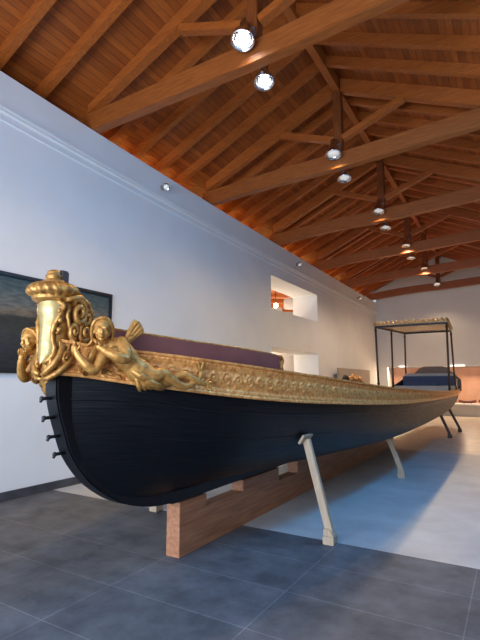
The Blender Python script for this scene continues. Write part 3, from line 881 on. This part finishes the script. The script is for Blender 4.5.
# ---- winged figures: one continuous body each
import numpy as np
S_ = Vector((.51, .86, 0)).normalized(); P0 = Vector((-2.60, 2.12, 0)); N_ = Vector((S_.y, -S_.x, 0))
def W(s, z, o, sgn):
    p = P0 + S_ * s + N_ * o + Vector((0, 0, z))
    if sgn < 0: p.x = 2 * XC - p.x
    return p
def chain(mb, pts, n=10, sub=4):
    """tapered chain (point, radius) smoothed with Catmull-Rom"""
    P = [Vector(p) for p, r in pts]; Rr = [r for p, r in pts]
    out = []; rad = []
    for i in range(len(P) - 1):
        p0, p1, p2, p3 = P[max(i - 1, 0)], P[i], P[i + 1], P[min(i + 2, len(P) - 1)]
        for k in range(sub):
            t = k / sub
            out.append(.5 * ((2 * p1) + (p2 - p0) * t + (2 * p0 - 5 * p1 + 4 * p2 - p3) * t * t + (-p0 + 3 * p1 - 3 * p2 + p3) * t ** 3))
            rad.append(Rr[i] + (Rr[i + 1] - Rr[i]) * t)
    out.append(P[-1]); rad.append(Rr[-1])
    # rounded ends
    d0 = (out[0] - out[1]).normalized(); d1 = (out[-1] - out[-2]).normalized()
    out = [out[0] + d0 * rad[0] * .8, out[0] + d0 * rad[0] * .5] + out + [out[-1] + d1 * rad[-1] * .5, out[-1] + d1 * rad[-1] * .8]
    rad = [rad[0] * .4, rad[0] * .8] + rad + [rad[-1] * .8, rad[-1] * .4]
    mb.tube(out, rad, n)
def remeshed(mb, name, mat, voxel, parent, smooth_it=3):
    L = Vector(barge.location)
    mb.v = [tuple(Vector(p) - L) for p in mb.v]
    me = mb.mesh(name + '_src', mat)
    o = bpy.data.objects.new(name, me); COL.objects.link(o)
    r = o.modifiers.new('r', 'REMESH'); r.mode = 'VOXEL'; r.voxel_size = voxel; r.use_smooth_shade = True
    s = o.modifiers.new('s', 'SMOOTH'); s.iterations = smooth_it; s.factor = .5
    dg = bpy.context.evaluated_depsgraph_get()
    new = bpy.data.meshes.new_from_object(o.evaluated_get(dg)); new.name = name
    o.modifiers.clear(); o.data = new
    bpy.data.meshes.remove(me)
    for p in new.polygons: p.use_smooth = True
    if not new.materials: new.materials.append(mat)
    o.parent = parent
    return o

for sgn in (1, -1):
    w = (lambda s, z, o: W(s, z, o, 1)) if sgn > 0 else (lambda s, z, o: W(s - .15, z - .055, o + .01, -1))
    body = MB()
    # head axes: faces outwards and a little towards the stem
    HC = w(.150, 1.908, .135)
    fo = (w(-.25, 0, 1) - w(0, 0, 0)).normalized() if sgn > 0 else (w(-1, 0, .35) - w(0, 0, 0)).normalized(); up = Vector((0, 0, 1)); si = fo.cross(up)
    R = Matrix((si, fo, up)).transposed()
    HS = 1.2
    def hp(x, y, z): return HC + R @ (Vector((x, y, z)) * HS)
    def he(mb, c, r, *a): mb.ellipsoid(c, [q * HS for q in r], *a)
    he(body, hp(0, -.006, .012), (.048, .058, .058), R, 20, 14)      # skull
    he(body, hp(0, .014, -.022), (.038, .042, .050), R, 18, 12)                  # face
    he(body, hp(0, .034, -.058), (.017, .016, .014), R)                          # chin
    he(body, hp(0, .060, -.018), (.0085, .012, .018), R)                         # nose
    he(body, hp(0, .063, -.026), (.011, .010, .007), R)
    for e in (1, -1):
        he(body, hp(e * .019, .049, .006), (.013, .010, .005), R)                # brow
        he(body, hp(e * .019, .0475, -.008), (.0085, .007, .0055), R)            # eye
        he(body, hp(e * .024, .040, -.026), (.013, .012, .012), R)               # cheek
        he(body, hp(e * .046, -.004, -.012), (.006, .011, .017), R)              # ear
    he(body, hp(0, .055, -.0385), (.013, .009, .0042), R); he(body, hp(0, .054, -.0465), (.011, .009, .0045), R)  # lips
    chain(body, [(hp(0, -.012, -.03), .030), (w(.195, 1.825, .095), .031), (w(.225, 1.795, .085), .040)])
    # trunk: chest, waist, hips, reclining along the rail
    chain(body, [(w(.225, 1.808, .075), .062), (w(.275, 1.775, .08), .090), (w(.325, 1.725, .085), .086), (w(.372, 1.675, .085), .076), (w(.42, 1.635, .08), .090), (w(.475, 1.608, .075), .082)], 14)
    for (a, z, o) in ((.235, 1.760, .155), (.29, 1.745, .162)):
        body.ellipsoid(w(a, z, o), (.032, .032, .032))
    # near arm: shoulder, elbow, hand to the chin
    chain(body, [(w(.285, 1.822, .115), .052), (w(.303, 1.768, .165), .047), (w(.298, 1.706, .20), .039), (w(.235, 1.722, .215), .038), (w(.17, 1.752, .20), .027), (w(.145, 1.772, .185), .022)], 10)
    # far arm: from the other shoulder down to an elbow and up to the scrollwork
    chain(body, [(w(.205, 1.785, .08), .044), (w(.165, 1.715, .11), .040), (w(.11, 1.632, .135), .033), (w(.055, 1.66, .14), .032), (w(.0, 1.725, .125), .024), (w(-.012, 1.752, .12), .021)], 10)
    # palms
    body.ellipsoid(w(.125, 1.787, .17), (.022, .022, .026)); body.ellipsoid(w(-.018, 1.772, .115), (.02, .02, .028))
    # legs: two long entwined limbs ending in splayed fins
    chain(body, [(w(.455, 1.62, .10), .066), (w(.53, 1.60, .12), .056), (w(.60, 1.612, .12), .042), (w(.655, 1.572, .115), .036), (w(.73, 1.528, .105), .031), (w(.80, 1.522, .10), .026), (w(.865, 1.552, .09), .021), (w(.905, 1.59, .08), .018), (w(.915, 1.62, .075), .017)], 12)
    chain(body, [(w(.455, 1.59, .07), .058), (w(.56, 1.555, .08), .048), (w(.64, 1.545, .07), .038), (w(.71, 1.592, .075), .034), (w(.77, 1.605, .095), .029), (w(.84, 1.575, .105), .024), (w(.90, 1.545, .10), .020), (w(.94, 1.53, .09), .016)], 12)
    fg = remeshed(body, 'winged_figure', M['gold_bright'], .0052, barge, 3)
    fg['label'] = ('gilded winged figure reclining on the starboard bow rail' if sgn > 0 else 'gilded winged figure on the port bow rail, left of the cartouche')
    # fingers, kept apart from each other, joined to the palms
    def finger(pts, rad, nm):
        hnd = MB(); hnd.tube(pts, rad, 8); bpart(hnd, nm, M['gold_bright'], fg)
    z0v = w(0, 0, 0)
    for k in range(4):
        ln = (.036, .042, .040, .032)[k]
        b0_ = w(.117 + .010 * (k - 1.5) * .4, 1.803 - .004 * abs(k - 1.5), .165 + .010 * (1.5 - k))
        finger([b0_, b0_ + (w(-.012, ln * .55, .004) - z0v), b0_ + (w(-.026, ln * .9, -.012) - z0v)], [.0085, .0075, .0045], 'finger')
        b1_ = w(-.022 + .004 * k, 1.792, .130 - .0105 * k)
        finger([b1_, b1_ + (w(-.006, ln * .6, .002) - z0v), b1_ + (w(-.020, ln * 1.0, -.008) - z0v)], [.0085, .0075, .0045], 'finger')
    finger([w(.14, 1.782, .185), w(.125, 1.80, .197), w(.112, 1.815, .192)], [.009, .0078, .005], 'thumb')
    finger([w(-.005, 1.765, .13), w(.008, 1.787, .137), w(.006, 1.806, .134)], [.009, .0078, .005], 'thumb')
    # hair falling to the shoulders
    hr = MB()
    he(hr, hp(0, -.018, .026), (.055, .056, .055), R, 18, 12)
    for e in (1, -1):
        for q in range(5):
            chain(hr, [(hp(0, .034 - .022 * q, .064 - .003 * q), .012), (hp(e * .034, .024 - .022 * q, .052), .013), (hp(e * .054, .008 - .020 * q, .020), .0135), (hp(e * .058, -.010 - .016 * q, -.025), .0135),
                       (hp(e * (.056 - .008 * q), -.026 - .012 * q, -.065), .012), (hp(e * (.084 - .012 * q), -.026 - .010 * q, -.098 + .004 * q), .008)], 8)
    chain(hr, [(hp(0, -.05, .04), 0.0360), (hp(0, -.062, -.01), 0.0408), (hp(0, -.06, -.06), 0.0312)], 10)
    remeshed(hr, 'hair', M['gold'], .0045, fg, 0)
    # feathered wing rising from the shoulder
    wg = MB()
    base = w(.318, 1.815, .065)
    for k in range(7):
        a = math.radians(43 + 3.6 * k)
        d = w(cos(a), sin(a), 0) - w(0, 0, 0)
        pd = w(-sin(a), cos(a), 0) - w(0, 0, 0); nn = w(0, 0, 1) - w(0, 0, 0)
        ln = .175 + .006 * k - .008 * max(0, k - 4)
        rings = []
        for i in range(9):
            s = i / 8; c = base + d * (ln * s) + pd * (.004 * (k - 3)) + nn * (.012 * s * s + .003 * (k % 2))
            ww = (.009 + .007 * s) if s < .9 else .010
            rings.append([c + pd * ww * cos(q) + nn * .006 * sin(q) for q in [2 * PI * z / 8 for z in range(8)]])
        wg.loft(rings)
    chain(wg, [(base - (w(.03, .03, .0) - w(0, 0, 0)), .03), (base, .03), (base + (w(.05, .05, .004) - w(0, 0, 0)), .024)], 10)
    bpart(wg, 'wing', M['gold_bright'], fg, label='upright feathered wing')
    # drapery across the hips, hanging below the rail
    dr = MB()
    for q in range(6):
        oo = .11 + .012 * sin(q * 2.1)
        chain(dr, [(w(.335 + .02 * q, 1.655 - .012 * q, oo), .016), (w(.40 + .018 * q, 1.61 - .014 * q, oo + .03), .030), (w(.47 + .018 * q, 1.575 - .012 * q, oo + .028), .028), (w(.545 + .012 * q, 1.55 - .01 * q, oo), .016)], 8)
    for q in range(4):
        chain(dr, [(w(.40 + .03 * q, 1.575, .12), .020), (w(.42 + .035 * q, 1.525, .118), .022), (w(.435 + .04 * q, 1.492 + .006 * q, .10), .014)], 8)
    remeshed(dr, 'drapery', M['gold'], .006, fg, 1)
    # splayed fins at the ends of the legs
    fn = MB()
    for k in range(5):
        a = math.radians(62 + 15 * k)
        p = w(.915, 1.62, .072); leaf(fn, p, p + (w(.095 * cos(a), .095 * sin(a), .01 * (k % 2)) - w(0, 0, 0)), .013, (w(0, 0, .012) - w(0, 0, 0)), .01)
    for k in range(4):
        a = math.radians(-40 + 28 * k)
        p = w(.935, 1.53, .085); leaf(fn, p, p + (w(.075 * cos(a), .075 * sin(a), 0) - w(0, 0, 0)), .014, (w(0, 0, .012) - w(0, 0, 0)), .01)
    bpart(fn, 'fin', M['gold_bright'], fg)
    # leafy carving behind the figure
    lf = MB(); rnd = random.Random(5)
    for k in range(26):
        s0 = .03 + .035 * k * .55; z0_ = 1.60 + rnd.random() * .10
        a = rnd.random() * 2 * PI
        leaf(lf, w(s0, z0_, .03), w(s0 + .05 * cos(a), z0_ + .05 * sin(a), .05), .018, (w(0, 0, .015) - w(0, 0, 0)), .012)
    chain(lf, [(w(.13, 1.80, .07), .02), (w(.10, 1.74, .075), .028), (w(.09, 1.68, .07), .03), (w(.13, 1.62, .07), .026)], 8)
    bpart(lf, 'carved_foliage', M['gold'], fg)

# ---- stern: canopy, seat, carved details
CY0, CY1, HW0, HW1 = 15.0, 18.4, 1.07, .82
CZ0, CZ1 = 3.33, 3.42
def cx(s): return HW0 + (HW1 - HW0) * s
def cz(s): return CZ0 + (CZ1 - CZ0) * s
cor = {(a, s): (XC + a * cx(s), CY0 + (CY1 - CY0) * s, cz(s)) for a in (-1, 1) for s in (0, .5, 1)}
m = MB()
rings = []
for k in range(9):
    a = -1 + 2 * k / 8
    rings.append([(XC + a * (HW0 + .04), CY0 - .05, CZ0 + .06 + .04 * (1 - a * a)), (XC + a * (HW1 + .04), CY1 + .05, CZ1 + .06 + .04 * (1 - a * a)),
                  (XC + a * (HW1 + .04), CY1 + .05, CZ1 + .03 + .02 * (1 - a * a)), (XC + a * (HW0 + .04), CY0 - .05, CZ0 + .03 + .02 * (1 - a * a))])
m.loft(rings, smooth=False)
can = bpart(m, 'canopy', M['gold_pale'], label='canopy with gilded scalloped edge')
m = MB()
for (p, q) in (((-1, 0), (1, 0)), ((-1, 1), (1, 1)), ((-1, 0), (-1, 1)), ((1, 0), (1, 1))):
    m.bar(cor[p], cor[q], .05, .06)
bpart(m, 'canopy_frame', M['iron'], can)
m = MB()
def valance(p, q, n):
    p, q = Vector(p), Vector(q)
    for k in range(n + 1):
        c = p + (q - p) * (k / n)
        m.ellipsoid(c + Vector((0, 0, .05 + .02 * (k % 2))), (.075, .05, .055 + .02 * (k % 2)), nu=10, nv=8)
        m.ellipsoid(c + Vector((0, 0, .115)), (.035, .03, .03 + .025 * (k % 2)), nu=8, nv=6)
zoff = Vector((0, 0, .03))
valance(Vector(cor[(-1, 0)]) + zoff, Vector(cor[(1, 0)]) + zoff, 16); valance(Vector(cor[(-1, 1)]) + zoff, Vector(cor[(1, 1)]) + zoff, 12)
for a in (-1, 1): valance(Vector(cor[(a, 0)]) + zoff, Vector(cor[(a, 1)]) + zoff, 20)
bpart(m, 'gilded_valance', M['gold_pale'], can)
for a in (-1, 1):
    for s in (0, .5, 1):
        if a == 1 and s == .5: continue
        p = Vector(cor[(a, s)]); y0 = p.y
        q = Vector((XC + a * (btop(y0 - YSTEM) - .06), y0 - .05 * a * 0, zb(y0) - .1))
        m = MB(); m.tube([q, q + (p - q) * .5, p], .032, 10)
        m.ellipsoid(q + (p - q) * .2, (.045,) * 3); m.ellipsoid(q + (p - q) * .95, (.045,) * 3)
        bpart(m, 'canopy_post', M['brown'])
# raised bulwarks either side of the stern seat
for a in (-1, 1):
    rings = []
    ys0 = 15.6 if a < 0 else 18.0
    for k in range(14):
        y = ys0 + (YEND - ys0) * k / 13; h = btop(y - YSTEM)
        z1 = zt_(y) + .40 * min(1, k / 9) ** 1.4
        rings.append([(XC + a * h, y, zt_(y) - .02), (XC + a * h, y, z1), (XC + a * (h - .05), y, z1), (XC + a * (h - .05), y, zt_(y) - .02)])
    m = MB(); m.loft(rings, smooth=False); bpart(m, 'stern_bulwark', M['black'])
h18 = btop(17.9 - YSTEM) - .08
m = MB(); m.box(XC - h18, XC + h18, 17.9, 18.02, zb(18) - .2, 1.76); bk = bpart(m, 'stern_backrest', M['blue'], bevel=.02, label='navy padded backrest')
m = MB(); m.box(XC - h18 + .05, XC + h18 - .05, 17.95, 18.35, 1.765, 1.86); bpart(m, 'ledge_cushion', M['cushion'], bk, bevel=.03)
h17 = btop(17.2 - YSTEM) - .09
m = MB(); m.box(XC - h17, XC + h17, 16.6, 17.89, zb(17) - .2, 1.42); st = bpart(m, 'stern_seat', M['cushion'], bevel=.02, label='grey white stern bench')
m = MB(); m.box(XC - .62, XC + .45, 16.75, 17.5, 1.422, 1.50); bpart(m, 'seat_cushion', M['blue'], st, bevel=.03)
# curved stern board
poly = []
hb = .97
for k in range(13):
    a = -1 + 2 * k / 12
    poly.append((XC + a * hb, 19.36, 1.64 + .52 * min(1, (1 - abs(a)) / .55)))
m = MB(); m.prism([(XC - hb, 19.36, 1.2)] + poly + [(XC + hb, 19.36, 1.2)], (0, .08, 0)); bpart(m, 'stern_board', M['sternwood'], bevel=.01)
# sternpost and rudder
m = MB(); m.box(XC - .05, XC + .05, 19.42, 19.75, .66, 1.5); bpart(m, 'rudder', M['brown'], bevel=.01)
# gilded carving on the far rail
m = MB(); yb = 12.1; xb = XC - btop(yb - YSTEM)
for k in range(5):
    m.ellipsoid((xb + .02, yb + .25 + .24 * k, zt_(yb) + .30 + .04 * (k % 2)), (.07, .13, .10 - .006 * k))
m.tube(spiral((xb + .02, yb + .55, zt_(yb) + .36), .09, .02, 0, 1.5, 24, (0, 1, 0), (0, 0, 1)), .025, 8)
m.box(xb - .01, xb + .05, yb - .2, yb + 1.4, zt_(yb) - .03, zt_(yb) + .26)
gc = bpart(m, 'rail_carving', M['frieze'], label='gilded carved scroll on the port rail')
m = MB(); m.tube([(xb + .02, yb - .35, zt_(yb) + .27), (xb + .02, yb - .15, zt_(yb) + .37), (xb + .02, yb + .02, zt_(yb) + .35), (xb + .02, yb + .1, zt_(yb) + .29)], [.03, .06, .055, .03], 10)
bpart(m, 'dark_knob', M['iron'], gc)

# ------------------------------------------------------------------ keel beam with notches
m = MB()
pts = [(3.39, 0), (11.4, 0), (11.4, .47)]
prof2 = []
nts = [(3.81, 4.51, .355), (5.40, 5.99, .31), ]
for a, b_, zz in reversed(nts): prof2 += [(b_, .47), (b_, zz), (a, zz), (a, .47)]
prof2 += [(3.39, .47)]
x0, x1 = -2.81, -2.66
m2 = MB()
segs = [3.39]
for a, b_, zz in nts: segs += [a, b_]
segs.append(16.6)
allp = pts + prof2
m2.v = []
kb = empty('keel_beam', (XC, 10, 0), 'long reddish timber beam with cut notches carrying the keel of the barge', 'timber beam')
m2.prism([(x0, y, z) for y, z in allp], (x1 - x0, 0, 0))
part(m2, 'beam', M['block'], kb, bevel=.004)

# ------------------------------------------------------------------ props
def hull_at(y, h0):
    """point of the planking at station y whose half breadth is h0"""
    best = None
    for row in G:
        for i in range(len(row) - 1):
            if row[i][1] <= y <= row[i + 1][1]:
                t = (y - row[i][1]) / (row[i + 1][1] - row[i][1])
                h = row[i][0] + (row[i + 1][0] - row[i][0]) * t; zz = row[i][2] + (row[i + 1][2] - row[i][2]) * t
                if best is None or abs(h - h0) < best[0]: best = (abs(h - h0), h, zz)
    return best[1], best[2]
def prop(sgn, y, hf, zp, mat, label):
    h, z = hull_at(y, zp); h2, z2 = hull_at(y, zp + .06)
    tan = Vector((sgn * (h2 - h), 0, z2 - z)).normalized()
    top = Vector((XC + sgn * h, y, z)); nrm = Vector((sgn * tan.z, 0, -tan.x * sgn)).normalized()
    if nrm.z > 0: nrm = -nrm
    top = top + nrm * .022
    foot = Vector((XC + sgn * hf, y, 0))
    t = empty('boat_prop', foot, label, 'prop', 'props holding the barge')
    p = MB(); p.bar(top + nrm * .012, foot + Vector((0, 0, .10)), .075, .055, (0, 1, 0)); part(p, 'post', mat, t, bevel=.005)
    p = MB(); p.bar(top - tan * .05, top + tan * .05, .24, .024, nrm); part(p, 'pad', mat, t, bevel=.003)
    d = (foot - top).normalized()
    p = MB(); p.box(foot.x - .055, foot.x + .055, y - .065, y + .065, 0, .075)
    p.prism([(foot.x - .055, y - .05, .075), (foot.x + .055, y - .05, .075), (foot.x + .03 - sgn * .02, y - .05, .14), (foot.x - .05 - sgn * .0, y - .05, .14)], (0, .1, 0))
    part(p, 'foot_block', mat, t, bevel=.005)
SP = [(4.45, 1.09, .84, 'stand'), (8.02, 1.03, .83, 'stand'), (14.2, 1.07, .84, 'shaded_stand'), (16.06, 1.15, .86, 'shaded_stand')]
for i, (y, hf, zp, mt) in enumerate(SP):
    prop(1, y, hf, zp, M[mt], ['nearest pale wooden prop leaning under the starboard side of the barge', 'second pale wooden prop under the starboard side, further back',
                              'wooden prop coloured dark as in shade under the starboard quarter, left of the last one', 'farthest wooden prop, coloured dark as in shade, at the stern by the far display'][i])
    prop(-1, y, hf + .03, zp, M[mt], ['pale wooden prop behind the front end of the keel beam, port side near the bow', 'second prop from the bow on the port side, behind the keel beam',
                                'third prop from the bow on the port side, wood coloured dark as in shade', 'last prop on the port side near the stern, wood coloured dark as in shade'][i])

# ------------------------------------------------------------------ daylight fill from two added, unseen openings
def area(name, loc, rot, sx, sy, e, col):
    l = bpy.data.lights.new(name, 'AREA'); l.shape = 'RECTANGLE'; l.size = sx; l.size_y = sy; l.energy = e; l.color = col
    o = bpy.data.objects.new(name, l); COL.objects.link(o); o.location = loc; o.rotation_euler = rot
area('added_back_fill', ((DX0 + DX1) / 2, YB - .15, DZ / 2), (PI / 2, 0, 0), DX1 - DX0, DZ, 750, (.63, .73, .88))  # added fill light in the made-up back opening
area('added_roof_fill', ((SKX0 + SKX1) / 2, (SKY0 + SKY1) / 2, deckz((SKX0 + SKX1) / 2) - .22), (0, math.radians(10), 0), SKX1 - SKX0, SKY1 - SKY0, 230, (.025, .39, .96))  # added blue fill under the made-up roof opening

wd = bpy.data.worlds.new('World'); scene.world = wd; wd.use_nodes = True
wd.node_tree.nodes['Background'].inputs['Color'].default_value = (.55, .75, 1, 1)
wd.node_tree.nodes['Background'].inputs['Strength'].default_value = .6

# ------------------------------------------------------------------ camera
cd = bpy.data.cameras.new('Camera'); cam = bpy.data.objects.new('Camera', cd); COL.objects.link(cam)
cd.sensor_fit = 'VERTICAL'; cd.sensor_height = 36; cd.lens = 36 * 455 / 640
cd.clip_start = .05; cd.clip_end = 200
cam.location = (0, 0, 1.55); cam.rotation_euler = (math.radians(90 + 7.76), 0, math.radians(30.92))
scene.camera = cam
scene.view_settings.view_transform = 'Standard'; scene.view_settings.look = 'None'
scene.view_settings.gamma = 1; scene.view_settings.exposure = 0.3
scene.cycles.max_bounces = 8
